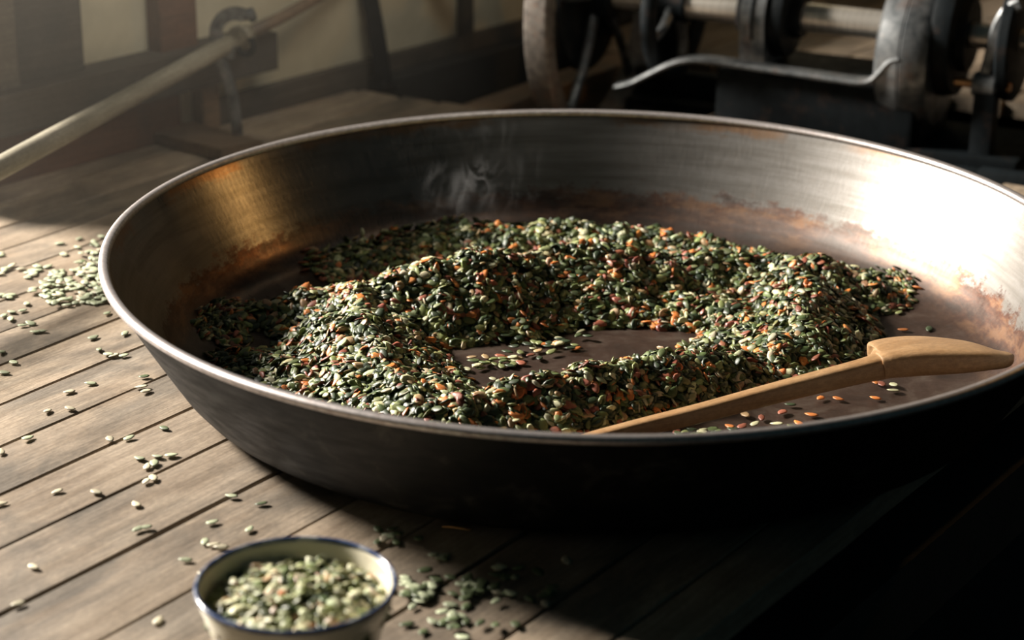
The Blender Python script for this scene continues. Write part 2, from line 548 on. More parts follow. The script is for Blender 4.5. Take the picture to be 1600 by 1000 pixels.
# ------------------------------------------------------------------ seeds
def seed_template(na=8):
    v = []; f = []
    def outline(t):
        x = math.cos(t); y = math.sin(t)
        w = 0.60 * (1 - 0.26 * x - 0.14 * x * x)
        return x, y * w
    for k in range(na):
        x, y = outline(2 * math.pi * (k + 0.0) / na); v.append((x, y, 0))
    for s in (1, -1):
        for k in range(na):
            x, y = outline(2 * math.pi * k / na); v.append((x * 0.66, y * 0.66, s * 0.125))
    v.append((0, 0, 0.155)); v.append((0, 0, -0.155))
    for k in range(na):
        j = (k + 1) % na
        f += [(k, j, na + j), (k, na + j, na + k), (na + k, na + j, 3 * na)]
        f += [(j, k, 2 * na + k), (j, 2 * na + k, 2 * na + j), (2 * na + j, 2 * na + k, 3 * na + 1)]
    return np.array(v, float), np.array(f, int)


SV, SF = seed_template()
PAL = [((0.030, 0.045, 0.020), 0.27, 'dark green'), ((0.080, 0.105, 0.038), 0.27, 'green'), ((0.21, 0.235, 0.09), 0.19, 'olive green'),
       ((0.50, 0.49, 0.30), 0.11, 'pale grey-green'), ((0.40, 0.27, 0.14), 0.045, 'tan'), ((0.60, 0.20, 0.05), 0.06, 'orange'),
       ((0.26, 0.085, 0.05), 0.065, 'red-brown')]
PW = np.array([p[1] for p in PAL]); PW /= PW.sum()
PC = np.array([p[0] for p in PAL])
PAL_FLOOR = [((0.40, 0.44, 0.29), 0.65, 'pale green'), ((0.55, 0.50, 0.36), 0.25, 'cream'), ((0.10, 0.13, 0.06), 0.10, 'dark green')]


def seed_colors(n, weights=PW):
    idx = rng.choice(len(PC), n, p=weights)
    c = PC[idx] * rng.uniform(0.7, 1.35, (n, 1)) * rng.uniform(0.9, 1.1, (n, 3))
    return idx, c


def frames(normals, tilt, yaw):
    """rotation matrices: z axis close to normals, tilted by random amount"""
    n = normals / np.linalg.norm(normals, axis=1, keepdims=True)
    n = n + rng.normal(0, 1, n.shape) * tilt[:, None]
    n /= np.linalg.norm(n, axis=1, keepdims=True)
    a = np.stack([np.cos(yaw), np.sin(yaw), 0 * yaw], 1)
    x = a - n * np.sum(a * n, 1, keepdims=True); x /= np.linalg.norm(x, axis=1, keepdims=True)
    y = np.cross(n, x)
    return np.stack([x, y, n], 2)


def bulk_seeds(name, pos, rot, size, cols, parent=None, extra=None):
    n = len(pos); nv = len(SV)
    loc = SV[None] * size[:, None, :]
    V = np.einsum('nij,nkj->nki', rot, loc) + pos[:, None]
    V = V.reshape(-1, 3)
    F = (SF[None] + (np.arange(n) * nv)[:, None, None]).reshape(-1, 3)
    vc = np.repeat(cols, nv, axis=0)
    if extra is not None:
        ev, ef, ec = extra
        F = np.concatenate([F, ef + len(V)]); V = np.concatenate([V, ev]); vc = np.concatenate([vc, ec])
    me = bpy.data.meshes.new(name)
    me.vertices.add(len(V)); me.vertices.foreach_set('co', V.astype(np.float32).ravel())
    me.loops.add(F.size); me.loops.foreach_set('vertex_index', F.astype(np.int32).ravel())
    me.polygons.add(len(F)); me.polygons.foreach_set('loop_start', np.arange(0, F.size, 3, dtype=np.int32))
    me.polygons.foreach_set('loop_total', np.full(len(F), 3, np.int32))
    me.polygons.foreach_set('use_smooth', np.ones(len(F), bool))
    at = me.attributes.new('seedcol', 'FLOAT_COLOR', 'POINT')
    at.data.foreach_set('color', np.concatenate([vc, np.ones((len(vc), 1))], 1).astype(np.float32).ravel())
    me.update(); me.validate()
    me.materials.append(M_SEED)
    o = bpy.data.objects.new(name, me); COL.objects.link(o)
    if parent: o.parent = parent
    return o


# single-seed meshes, three tints per colour, shared by the individual seeds
single = {}


def single_mesh(key, col):
    if key not in single:
        me = bpy.data.meshes.new('pumpkin_seed')
        v = SV.copy()
        v[:, 2] += 0.05 * v[:, 0] ** 2
        me.from_pydata(v.tolist(), [], SF.tolist())
        at = me.attributes.new('seedcol', 'FLOAT_COLOR', 'POINT')
        at.data.foreach_set('color', np.tile(np.append(col, 1).astype(np.float32), len(v)))
        me.polygons.foreach_set('use_smooth', np.ones(len(SF), bool))
        me.materials.append(M_SEED)
        single[key] = me
    return single[key]


def single_seed(pos, R, size, key, col, label, group):
    o = bpy.data.objects.new('pumpkin_seed', single_mesh(key, col))
    M = Matrix([list(R[0]) + [pos[0]], list(R[1]) + [pos[1]], list(R[2]) + [pos[2]], [0, 0, 0, 1]])
    o.matrix_world = M @ Matrix.Diagonal((size[0], size[1], size[2], 1))
    COL.objects.link(o)
    tag(o, label, 'seed', group)
    return o


# heap ridges: (pixel x, pixel y, crest height, half width) polylines, turned into places in the pan
RIDGES = [
    ([(352, 500, .016, .040), (400, 468, .026, .055), (470, 455, .030, .06), (560, 436, .044, .075), (660, 410, .058, .085), (740, 388, .066, .088), (840, 380, .070, .088), (930, 374, .064, .088), (1050, 392, .042, .09), (1180, 392, .040, .085), (1280, 402, .040, .08), (1350, 425, .026, .06)]),
    ([(520, 408, .012, .045), (610, 378, .020, .05), (720, 352, .026, .055), (850, 345, .032, .06), (960, 348, .034, .07), (1060, 362, .03, .06), (1130, 378, .026, .06)]),
    ([(560, 436, .044, .08), (560, 495, .046, .085), (600, 560, .038, .09), (660, 610, .036, .08), (690, 630, .034, .075)]),
    ([(368, 545, .011, .04), (420, 552, .016, .06), (480, 575, .018, .07), (560, 600, .022, .08)]),
    ([(640, 650, .026, .07), (720, 615, .040, .07), (800, 595, .046, .068), (900, 572, .048, .066), (1000, 552, .044, .062), (1090, 538, .038, .055), (1170, 545, .022, .045)]),
    ([(1240, 400, .040, .08), (1265, 450, .044, .075), (1250, 500, .034, .07), (1200, 535, .022, .055)]),
    ([(1000, 440, .026, .08), (1120, 470, .024, .08), (1200, 500, .022, .07)]),
]
segs = []
for rg in RIDGES:
    pts = []
    for (x, y, hh, ww) in rg:
        q = U(x, y, hh + 0.004); pts.append((q[0], q[1], hh, ww))
    for A_, B_ in zip(pts[:-1], pts[1:]): segs.append((np.array(A_), np.array(B_)))
BARE = [(735, 577), (800, 552), (860, 530), (905, 516), (1000, 514), (1085, 520), (1070, 532), (960, 542), (880, 556), (790, 574)]
BAREW = np.array([U(x, y, 0.006)[:2] for x, y in BARE])
HOLE = U(405, 505, 0.012)[:2]


def in_poly(x, y, poly):
    ins = np.zeros(x.shape, bool); n = len(poly); j = n - 1
    for i in range(n):
        xi, yi = poly[i]; xj, yj = poly[j]
        c = ((yi > y) != (yj > y)) & (x < (xj - xi) * (y - yi) / (yj - yi + 1e-12) + xi)
        ins ^= c; j = i
    return ins


def poly_dist(x, y, poly):
    d = np.full(x.shape, 9.0); n = len(poly)
    for i in range(n):
        a = poly[i]; b = poly[(i + 1) % n]; ab = b - a
        t = np.clip(((x - a[0]) * ab[0] + (y - a[1]) * ab[1]) / (ab @ ab), 0, 1)
        d = np.minimum(d, np.hypot(x - a[0] - t * ab[0], y - a[1] - t * ab[1]))
    return np.where(in_poly(x, y, poly), -d, d)


def heap(x, y):
    out = np.zeros_like(x)
    for A_, B_ in segs:
        ab = (B_ - A_)[:2]
        t = np.clip(((x - A_[0]) * ab[0] + (y - A_[1]) * ab[1]) / (ab @ ab), 0, 1)
        d = np.hypot(x - A_[0] - t * ab[0], y - A_[1] - t * ab[1])
        hh = A_[2] + t * (B_[2] - A_[2]); ww = A_[3] + t * (B_[3] - A_[3])
        q = np.clip(1 - np.sqrt(d * d + (0.09 * ww) ** 2) / ww + 0.09, 0, 1)
        out = np.maximum(out, hh * q)
    out = out + 0.0035 * np.sin(x * 61 + 1.3) * np.sin(y * 73 + 0.4) * (out > 0.012) + 0.0018 * np.sin(x * 150 + y * 40) * (out > 0.012)
    db = poly_dist(x, y, BAREW)
    out = np.minimum(out, np.clip(db * 0.62, 0, 1) + np.where(db < 0.0, -0.01, 0))
    dh = np.hypot((x - HOLE[0]), (y - HOLE[1]))
    out = out - 0.016 * np.exp(-(dh / 0.022) ** 2)
    r = np.hypot(x - CX, y - CY)
    out = np.where(r > 0.385, 0, out)
    return out


# core under the loose seeds
gs = 0.006
gx, gy = np.meshgrid(np.arange(CX - 0.39, CX + 0.39, gs), np.arange(CY - 0.39, CY + 0.39, gs))
H = heap(gx, gy)
inside = H > 0.008
idx = -np.ones(H.shape, int)
cv = []; cf = []
quad = inside[:-1, :-1] & inside[1:, :-1] & inside[:-1, 1:] & inside[1:, 1:]
use = np.zeros(H.shape, bool)
use[:-1, :-1] |= quad; use[1:, :-1] |= quad; use[:-1, 1:] |= quad; use[1:, 1:] |= quad
idx[use] = np.arange(use.sum())
cv = np.stack([gx[use], gy[use], H[use] - 0.0045], 1)
ii, jj = np.nonzero(quad)
a_, b_, c_, d_ = idx[ii, jj], idx[ii, jj + 1], idx[ii + 1, jj + 1], idx[ii + 1, jj]
cf = np.concatenate([np.stack([a_, b_, c_], 1), np.stack([a_, c_, d_], 1)])
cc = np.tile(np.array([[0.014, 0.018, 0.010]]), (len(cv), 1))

N = 52000
x = rng.uniform(CX - 0.39, CX + 0.39, N); y = rng.uniform(CY - 0.37, CY + 0.37, N)
h0 = heap(x, y)
keep = h0 > 0.0035 + rng.uniform(0, 0.004, N)
x, y, h0 = x[keep], y[keep], h0[keep]
e = 0.006
nx_ = -(heap(x + e, y) - heap(x - e, y)) / (2 * e); ny_ = -(heap(x, y + e) - heap(x, y - e)) / (2 * e)
nrm = np.stack([np.clip(nx_, -1.2, 1.2), np.clip(ny_, -1.2, 1.2), np.ones_like(nx_)], 1)
depth = rng.uniform(-0.0050, 0.0022, len(x))
r = np.hypot(x - CX, y - CY)
base = np.interp(r, [p[0] for p in inner], [p[1] for p in inner])
z = np.maximum(h0 + depth, base + 0.0018)
R = frames(nrm, rng.uniform(0.12, 0.55, len(x)), rng.uniform(0, 2 * math.pi, len(x)))
ln = rng.normal(0.0066, 0.0007, len(x)).clip(0.0048, 0.0084)
size = np.stack([ln, ln * rng.uniform(0.85, 1.12, len(x)), ln * rng.uniform(0.75, 1.1, len(x))], 1)
cid, cols = seed_colors(len(x))
# husky, redder seeds along the top of the front ridge
redd = (np.sin(x * 37 + 2) * np.sin(y * 51) > 0.35) & (rng.random(len(x)) < 0.16)
fr = (y < 1.70) & (h0 > 0.022) & (rng.random(len(x)) < 0.16) & (x > 0.0)
sel = redd | fr
cid[sel] = rng.choice([4, 5, 6], sel.sum()); cols[sel] = PC[cid[sel]] * rng.uniform(0.7, 1.3, (sel.sum(), 1))
pos = np.stack([x, y, z], 1)
# pick the 300 that show largest (nearest, on top, clear of the near rim of the pan)
px, py = proj(pos)
# height of the line of sight where it crosses the rim plane, must pass inside the near rim
tt = (0.122 - z) / (CH - z)
lx = x + (0 - x) * tt; ly = y + (0 - y) * tt
clear = np.hypot(lx - CX, ly - CY) < 0.437
topm = (depth > 0.0008) & clear & (h0 > 0.006)
cand = np.nonzero(topm)[0]
order = cand[np.argsort(y[cand])]
front = order[:80]
mask = np.ones(len(x), bool); mask[front] = False
fn = np.array([CX, CY, 0])
heap_o = bulk_seeds('pumpkin_seed_heap', pos[mask], R[mask], size[mask], cols[mask], None, (cv, cf, cc))
heap_o['kind'] = 'stuff'
tag(heap_o, 'heap of green and orange toasted pumpkin seeds raked into ridges inside the steel pan', 'seeds')
TINT = [0.75, 1.0, 1.3]
for i in front:
    k = int(cid[i]); t = random.randrange(3)
    wx = float(px[i])
    wh = 'below the left flank of the heap' if wx < 560 else 'on the near left foot of the heap' if wx < 660 else 'on the near middle foot of the heap' if wx < 800 else 'on the near ridge left of the spoon end' if wx < 930 else 'on the near ridge beside the spoon handle'
    single_seed(pos[i] + np.array([0, 0, 0.0004]), R[i], size[i], (k, t), PC[k] * TINT[t],
                PAL[k][2] + ' pumpkin seed ' + wh + ' in the pan', PAL[k][2] + ' seeds ' + wh)


def flat_seed(px, py, zsurf, col_i=None, label='', group='', pal='floor', lift=0.0014):
    q = U(px, py, zsurf)
    Rm = frames(np.array([[0, 0, 1.0]]), np.array([0.07]), np.array([random.uniform(0, 6.28)]))[0]
    L_ = random.uniform(0.0055, 0.0068)
    t = random.randrange(3)
    if pal == 'floor':
        k = col_i if col_i is not None else int(rng.choice(3, p=[0.65, 0.25, 0.10]))
        c, nm = PAL_FLOOR[k][0], PAL_FLOOR[k][2]; key = ('f', k, t)
    else:
        k = col_i if col_i is not None else int(rng.choice(len(PC), p=PW))
        c, nm = PC[k], PAL[k][2]; key = (k, t)
    return single_seed((q[0], q[1], q[2] + lift), Rm, (L_, L_ * random.uniform(.9, 1.1), L_ * .85), key, np.array(c) * TINT[t],
                       nm + ' ' + label, nm + ' ' + group)


# loose seeds in the pan, beside the heap
loose = [(1465, 465, 3), (1477, 472, 3), (1489, 483, 3), (1408, 479, 3), (1421, 483, 2), (1405, 490, 2), (1383, 486, 5), (1411, 517, 5), (1352, 542, 2), (1338, 543, 5),
         (1452, 516, 0), (1282, 624, 5), (1310, 625, 5), (1368, 599, 5), (1378, 602, 6), (1397, 603, 3), (1396, 612, 3), (1368, 624, 5), (1268, 650, 5),
         (1237, 668, 2), (1248, 663, 5), (1214, 664, 3), (1222, 646, 6), (1235, 634, 0), (1165, 650, 4), (1190, 655, 6), (1180, 664, 3), (1160, 668, 6), (1140, 668, 5),
         (1200, 592, 6), (1240, 575, 3), (1258, 580, 2), (1290, 566, 3), (1285, 577, 2), (1226, 597, 6), (1262, 571, 6), (1300, 560, 2), (1248, 590, 6)]
for a, b, k in loose:
    flat_seed(a, b, 0.0045, k, 'pumpkin seed lying loose on the dark pan bottom near the spoon', 'loose seeds near the spoon', 'heap')
for i in range(20):
    t = random.random()
    a = 740 + 170 * t + random.gauss(0, 16); b = 578 - 50 * t + random.gauss(0, 7)
    flat_seed(a, b, 0.0045, int(rng.choice([3, 2, 4, 5, 6], p=[.3, .3, .15, .15, .1])), 'pumpkin seed lying flat on the bare patch in the middle of the heap',
              'loose seeds on the bare patch in the heap', 'heap')


def flat_bulk(name, spots, zsurf, label, pal, w):
    """many small seeds lying flat, joined"""
    n = len(spots)
    P_ = np.array([U(a, b, zsurf) for a, b, l in spots]); P_[:, 2] += np.array([l for a, b, l in spots])
    Rm = frames(np.tile([[0, 0, 1.0]], (n, 1)), np.full(n, 0.08), rng.uniform(0, 6.28, n))
    L_ = rng.uniform(0.0055, 0.0070, n); sz = np.stack([L_, L_ * rng.uniform(.9, 1.1, n), L_ * .9], 1)
    k = rng.choice(len(pal), n, p=w)
    c = np.array([p[0] for p in pal])[k] * rng.uniform(0.75, 1.25, (n, 1))
    o = bulk_seeds(name, P_, Rm, sz, c)
    o['kind'] = 'stuff'
    return tag(o, label, 'seeds')


sp_ = [(740 + 170 * t + random.gauss(0, 16), 578 - 50 * t + random.gauss(0, 7), random.choice([0.0016, 0.0035])) for t in np.linspace(0, 1, 34)]
sp_ += [(random.uniform(1050, 1150), random.uniform(672, 682), 0.0016) for i in range(16)]
flat_bulk('pumpkin_seed_litter', sp_, 0.0045, 'thin litter of smaller seeds on the bare pan bottom inside the ring of the heap', PAL, PW)

# seeds scattered on the boards
scatter = [(108, 614, 1), (74, 644, 1), (44, 686, 0), (2, 708, 1), (202, 686, 0), (172, 688, 1), (257, 671, 2), (218, 718, 0), (246, 715, 0), (268, 713, 0),
           (230, 731, 1), (241, 726, 0), (240, 749, 1), (228, 754, 1), (89, 770, 1), (151, 771, 1), (213, 790, 1), (215, 829, 0), (227, 826, 0), (2, 789, 1),
           (362, 777, 0), (408, 789, 2), (332, 818, 0), (390, 829, 0), (320, 849, 0), (334, 853, 1), (346, 857, 1), (22, 568, 0), (7, 584, 0), (48, 507, 0),
           (55, 520, 0), (66, 519, 0), (146, 529, 0), (195, 523, 0), (155, 548, 0), (170, 555, 0), (178, 557, 1), (194, 557, 0), (168, 491, 0), (221, 606, 1),
           (228, 613, 1), (225, 590, 2), (42, 476, 0), (35, 487, 0), (19, 489, 0), (6, 495, 0), (17, 500, 0), (290, 877, 0), (247, 972, 1), (28, 946, 1), (53, 888, 1),
           (317, 900, 1), (36, 510, 0), (2, 552, 0), (110, 640, 1), (142, 601, 0)]
for a, b, k in scatter:
    wh = ('just in front of the dense spill' if b < 515 else 'against the left edge of the picture' if a < 60 else 'on the boards a little before the spill' if b < 600 else
          'close to the left flank of the pan' if (a > 160 and b < 700) else 'in the loose cluster before the pan' if (a > 195 and b < 760) else
          'between the pan and the enamel bowl' if (a > 300 and b > 760) else 'on the open boards left of the enamel bowl')
    flat_seed(a, b, 0.0, k, 'pumpkin seed ' + wh, 'seeds ' + wh)
SPILL = np.array([(45, 457), (80, 428), (100, 412), (130, 396), (158, 396), (160, 440), (173, 474), (128, 478), (84, 480), (64, 466)], float)
sp_ = []
while len(sp_) < 150:
    a, b = random.uniform(40, 176), random.uniform(392, 482)
    if in_poly(np.array([a]), np.array([b]), SPILL)[0] and (random.random() < 0.55 or b > 425):
        sp_.append((a, b, random.choice([0.0014, 0.0014, 0.0036])))
for i in range(40):
    a, b = random.choice([(random.uniform(-5, 20), random.uniform(398, 470)), (random.gauss(60, 14), random.gauss(428, 6)), (random.uniform(90, 160), random.uniform(370, 400))])
    sp_.append((a, b, 0.0014))
flat_bulk('pumpkin_seed_spill', sp_, 0.0, 'dense spill of pale green pumpkin seeds on the boards beside the left pan rim', PAL_FLOOR, [.8, .15, .05])
sp_ = []
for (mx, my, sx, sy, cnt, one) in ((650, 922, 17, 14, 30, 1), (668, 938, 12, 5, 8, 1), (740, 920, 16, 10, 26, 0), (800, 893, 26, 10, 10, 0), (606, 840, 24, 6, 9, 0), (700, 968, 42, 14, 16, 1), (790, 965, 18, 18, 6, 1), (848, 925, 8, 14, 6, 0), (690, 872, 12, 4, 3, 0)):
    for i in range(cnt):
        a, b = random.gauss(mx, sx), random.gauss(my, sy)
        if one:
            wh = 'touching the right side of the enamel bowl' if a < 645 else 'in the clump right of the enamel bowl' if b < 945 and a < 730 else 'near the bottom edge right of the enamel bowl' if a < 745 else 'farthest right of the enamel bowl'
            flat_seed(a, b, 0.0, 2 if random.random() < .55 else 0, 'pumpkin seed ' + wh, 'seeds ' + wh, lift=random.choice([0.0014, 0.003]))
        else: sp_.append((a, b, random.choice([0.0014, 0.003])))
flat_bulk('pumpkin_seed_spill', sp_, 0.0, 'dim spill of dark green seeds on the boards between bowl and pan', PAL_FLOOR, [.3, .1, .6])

# ------------------------------------------------------------------ enamel bowl with seeds
BX, BY, BH, BR = -0.1445, 1.236, 0.066, 0.0672
bowl = empty('enamel_bowl', (BX, BY, 0.0))
tag(bowl, 'small cream enamel bowl with a blue edge, filled with pumpkin seeds', 'bowl')
bm = bmesh.new()
pr = [(0.0, 0.004), (0.040, 0.004), (0.049, 0.008), (0.054, 0.018), (0.059, 0.040), (BR - 0.0030, BH - 0.003), (BR - 0.0012, BH - 0.001),
      (BR + 0.0002, BH - 0.003), (0.0605, 0.040), (0.0555, 0.017), (0.050, 0.005), (0.044, 0.001), (0.0, 0.001)]
lathe(bm, pr, 96)
finish(bm, 'bowl_body', M_ENAMEL, bowl, smooth=True)
bm = bmesh.new()
lathe(bm, [(BR - 0.0002 + 0.0018 * math.cos(t), BH - 0.0004 + 0.0018 * math.sin(t)) for t in np.linspace(0, 2 * math.pi, 12, endpoint=False)], 96, True)
finish(bm, 'rim', M_BLUE, bowl, smooth=True, label='dark blue enamel edge with worn pale spots')


def dome(x, y):
    r = np.hypot(x, y)
    return 0.052 + 0.010 * (1 - (r / 0.058) ** 2) + 0.002 * np.sin(x * 170) * np.cos(y * 150)


nb = 1600
rr = 0.0605 * np.sqrt(rng.random(nb)); aa = rng.uniform(0, 2 * math.pi, nb)
bx, by = rr * np.cos(aa), rr * np.sin(aa)
dz = rng.uniform(-0.0075, 0.0012, nb)
bz = dome(bx, by) + dz
bpos = np.stack([bx + BX, by + BY, bz], 1)
bR = frames(np.tile(np.array([[0, 0, 1.0]]), (nb, 1)) + np.stack([bx, by, 0 * bx], 1) * 6, rng.uniform(0.1, 0.45, nb), rng.uniform(0, 6.28, nb))
bs = np.stack([rng.uniform(.0056, .0068, nb)] * 3, 1) * np.array([1, 1.0, 1.05])
wb = np.array([.04, .12, .28, .46, .09, .006, .004]); wb /= wb.sum()
bc, bcols = seed_colors(nb, wb)
topb = np.argsort(-dz)[:80]
mk = np.ones(nb, bool); mk[topb] = False
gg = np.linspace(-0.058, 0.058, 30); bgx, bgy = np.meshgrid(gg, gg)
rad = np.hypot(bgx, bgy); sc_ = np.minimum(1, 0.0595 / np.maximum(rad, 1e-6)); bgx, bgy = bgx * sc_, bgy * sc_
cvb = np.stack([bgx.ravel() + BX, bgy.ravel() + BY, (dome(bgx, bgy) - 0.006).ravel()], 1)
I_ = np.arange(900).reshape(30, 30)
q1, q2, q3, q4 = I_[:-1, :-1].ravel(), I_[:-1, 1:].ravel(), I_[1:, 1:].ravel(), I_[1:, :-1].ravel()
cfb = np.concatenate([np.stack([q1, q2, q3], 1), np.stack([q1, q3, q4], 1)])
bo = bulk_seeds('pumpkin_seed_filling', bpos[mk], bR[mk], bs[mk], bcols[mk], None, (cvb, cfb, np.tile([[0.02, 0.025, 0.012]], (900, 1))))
bo['kind'] = 'stuff'
tag(bo, 'pumpkin seeds packed below the top layer inside the enamel bowl', 'seeds')
for i in topb:
    k = int(bc[i]); t = random.randrange(3)
    fx_ = 'left' if bx[i] < -0.02 else 'right' if bx[i] > 0.02 else 'middle'
    fy_ = 'near' if by[i] < -0.012 else 'far' if by[i] > 0.018 else 'centre'
    wh = (fy_ + ' ' + fx_) if (fy_, fx_) != ('centre', 'middle') else 'very middle'
    single_seed(bpos[i] + np.array([0, 0, 0.0006]), bR[i], bs[i], (k, t), PC[k] * TINT[t],
                PAL[k][2] + ' pumpkin seed lying on top at the ' + wh + ' of the enamel bowl', PAL[k][2] + ' seeds at the ' + wh + ' of the enamel bowl')

# ------------------------------------------------------------------ wooden spoon
ctr = [  # px, py, height, half width far side, near side, half thickness
    (900, 694, .017, .0072, .0072, .0062), (1000, 668, .021, .0078, .0078, .0068), (1100, 643, .027, .0082, .0082, .0072), (1200, 616, .034, .0088, .0088, .0078),
    (1290, 593, .041, .0095, .0095, .0086), (1350, 578, .045, .0110, .0105, .0092), (1372, 572, .046, .0150, .0120, .0100), (1380, 569, .0480, .0380, .0130, .0104), (1396, 566, .0495, .0490, .0150, .0108),
    (1440, 561, .0505, .0530, .0185, .0112), (1490, 559, .0500, .0510, .0205, .0102), (1535, 558, .0480, .0400, .0190, .0082), (1564, 560, .0445, .0200, .0130, .0060), (1578, 557, .0430, .0080, .0060, .0034), (1583, 557, .0425, .0016, .0014, .0012)]
W3 = []
for (a, b, zz, wf, wnr, th_) in ctr:
    q = U(a, b, zz); W3.append((q[0], q[1], q[2], wf, wnr, th_))
tail = np.array(W3[0]) + (np.array(W3[0]) - np.array(W3[1])) * 0.45
tail[2] = max(tail[2], 0.012)
W3 = [tuple(tail)] + W3
S = spline(W3, 6)
bm = bmesh.new()
rings = []
NS = 28
axis = Vector((S[-1][0] - S[0][0], S[-1][1] - S[0][1], 0)).normalized()
for i, s in enumerate(S):
    p = Vector(s[:3]); a = Vector(S[max(i - 1, 0)][:3]); b = Vector(S[min(i + 1, len(S) - 1)][:3])
    t = (b - a).normalized(); t = (t * 0.4 + axis * 0.6).normalized()
    side = Vector((0, 0, 1)).cross(t).normalized(); u = t.cross(side).normalized()
    # the blade tips a little towards the camera
    tip = Matrix.Rotation(-0.10, 3, t); side = tip @ side; u = tip @ u
    ring = []
    for k in range(NS):
        w = 2 * math.pi * k / NS; c, sn = math.cos(w), math.sin(w)
        ww = s[3] if c > 0 else s[4]
        up_ = s[5]
        # hollowed bevel on the near underside of the head
        pw = 3.4
        cc_ = math.copysign(abs(c) ** (2 / pw), c); ss_ = math.copysign(abs(sn) ** (2 / pw), sn)
        th2 = up_ * (1.0 if sn > 0 else 1.15)
        ring.append(bm.verts.new(p + side * (ww * cc_) + u * (th2 * ss_)))
    rings.append(ring)
for i in range(len(rings) - 1):
    for k in range(NS):
        bm.faces.new((rings[i][k], rings[i][(k + 1) % NS], rings[i + 1][(k + 1) % NS], rings[i + 1][k]))
bm.faces.new(rings[0]); bm.faces.new(list(reversed(rings[-1])))
orig = Vector(S[len(S) // 2][:3]); angs = math.atan2(axis.y, axis.x)
bm.transform(Matrix.Rotation(-angs, 4, 'Z') @ Matrix.Translation(-orig))
sp = finish(bm, 'wooden_spoon', M_SPOON, None, smooth=True)
sp.location = orig; sp.rotation_euler = (0, 0, angs)
tag(sp, 'carved pale wooden spoon resting in the pan with its head on the right wall', 'spoon')

# straw sliver in the shade in front of the pan
q = U(713, 826, 0.001)
bm = bmesh.new()
sweep(bm, [(-0.0115, 0.001, 0), (-0.004, 0.0004, 0.0008), (0.004, 0, 0.0006), (0.0115, -0.001, 0)], [(0.0005, 0.0004), (0.0013, 0.0008), (0.0018, 0.0009), (0.0010, 0.0005)], 8)
st = finish(bm, 'straw', M_STRAW, None, True); st.location = (q[0], q[1], 0.0012); st.rotation_euler = (0, 0, -0.12)
tag(st, 'small golden sliver of straw lying in the shade before the pan', 'straw')

# ------------------------------------------------------------------ treadle pole, its stand and clamp
A3 = U(-40, 283, Y=2.02); B3 = U(0, 262, Y=2.06); C3 = U(376, 58, Y=2.555)
dirp = (C3 - B3) / np.linalg.norm(C3 - B3)
bm = bmesh.new()
pts = [B3 - dirp * 0.35] + [B3 + (C3 - B3) * t for t in np.linspace(0, 1, 12)]
pts += [C3 + dirp * 0.02]
secs = [0.0122] + [0.0120 - 0.0008 * t + 0.0003 * math.sin(9 * t) for t in np.linspace(0, 1, 12)] + [0.011]
rotp = math.atan2(dirp[1], dirp[0])
sweep(bm, [tuple(p - C3) for p in pts], secs, 18)
bm.transform(Matrix.Rotation(-rotp, 4, 'Z'))
rod = empty('slanting_pole', tuple(C3), rotp)
tag(rod, 'long pale rounded pole slanting up across the left wall through an iron clamp', 'pole')
finish(bm, 'pole_shaft', M_POLE, rod, True)
D3 = U(500, -6, Y=2.72); dq = (D3 - C3)
bm = bmesh.new()
sweep(bm, [tuple(C3 * 0 + dirp * 0.0), tuple(dq * 0.5 + np.array([0, 0, -0.002])), tuple(dq * 1.0), tuple(dq * 1.5 + np.array([0, 0, 0.01]))], [0.0085, 0.0080, 0.0078, 0.0076], 14)
bm.transform(Matrix.Rotation(-rotp, 4, 'Z'))
finish(bm, 'iron_end', M_FOOTBOARD, rod, True, label='darker brown far end beyond the clamp')

FB = U(313, 214, 0.0)
stand = empty('pole_stand', (FB[0], FB[1], 0.0))
tag(stand, 'iron bracket on a thick brown foot board holding up the slanting pole', 'stand')
c4 = [U(215, 203, 0.014), U(300, 192, 0.014), U(412, 222, 0.014), U(345, 236, 0.014)]
bm = bmesh.new()
top = [bm.verts.new(Vector((p[0] - FB[0], p[1] - FB[1], 0.016))) for p in c4]
bot = [bm.verts.new(Vector((p[0] - FB[0], p[1] - FB[1], 0.0005))) for p in c4]
bm.faces.new(top); bm.faces.new(list(reversed(bot)))
for k in range(4): bm.faces.new((top[k], bot[k], bot[(k + 1) % 4], top[(k + 1) % 4]))
bmesh.ops.bevel(bm, geom=list(bm.edges), offset=0.0015, segments=2, affect='EDGES')
finish(bm, 'foot_board', M_FOOTBOARD, stand)
LY = float(U(369, 210, 0.016)[1])


def SP(a, b, dy=0.0):
    return U(a, b, Y=LY + dy) - np.array([FB[0], FB[1], 0])


bm = bmesh.new()
leg = spline([SP(340, 84), SP(352, 112), SP(362, 145), SP(368, 180), SP(371, 211)], 5)
sweep(bm, [tuple(p) for p in leg], [(0.0075, 0.006)] * len(leg), 10, upv=(0, 1, 0), power=3)
finish(bm, 'curved_leg', M_IRONGREY, stand, 'auto')
# C shaped clamp plate: an open ring
bm = bmesh.new()
cc0 = SP(369, 52)
ro, ri = 0.0330, 0.0170
ring = []
for k in range(25):
    a = math.radians(62 + 200 * k / 24)
    for r_ in (ri, ro):
        for dy in (-0.004, 0.004):
            ring.append(bm.verts.new((cc0[0] + r_ * math.cos(a), cc0[1] + dy, cc0[2] + r_ * math.sin(a))))
for k in range(24):
    a0 = 4 * k; b0 = 4 * (k + 1)
    for (i, j) in ((0, 1), (1, 3), (3, 2), (2, 0)):
        bm.faces.new((ring[a0 + i], ring[a0 + j], ring[b0 + j], ring[b0 + i]))
bm.faces.new((ring[0], ring[1], ring[3], ring[2])); bm.faces.new((ring[96], ring[98], ring[99], ring[97]))
finish(bm, 'clamp_plate', M_IRONGREY, stand, 'auto')
bm = bmesh.new()
k0 = Vector(SP(380, 27)); k1 = Vector(SP(397, 22))
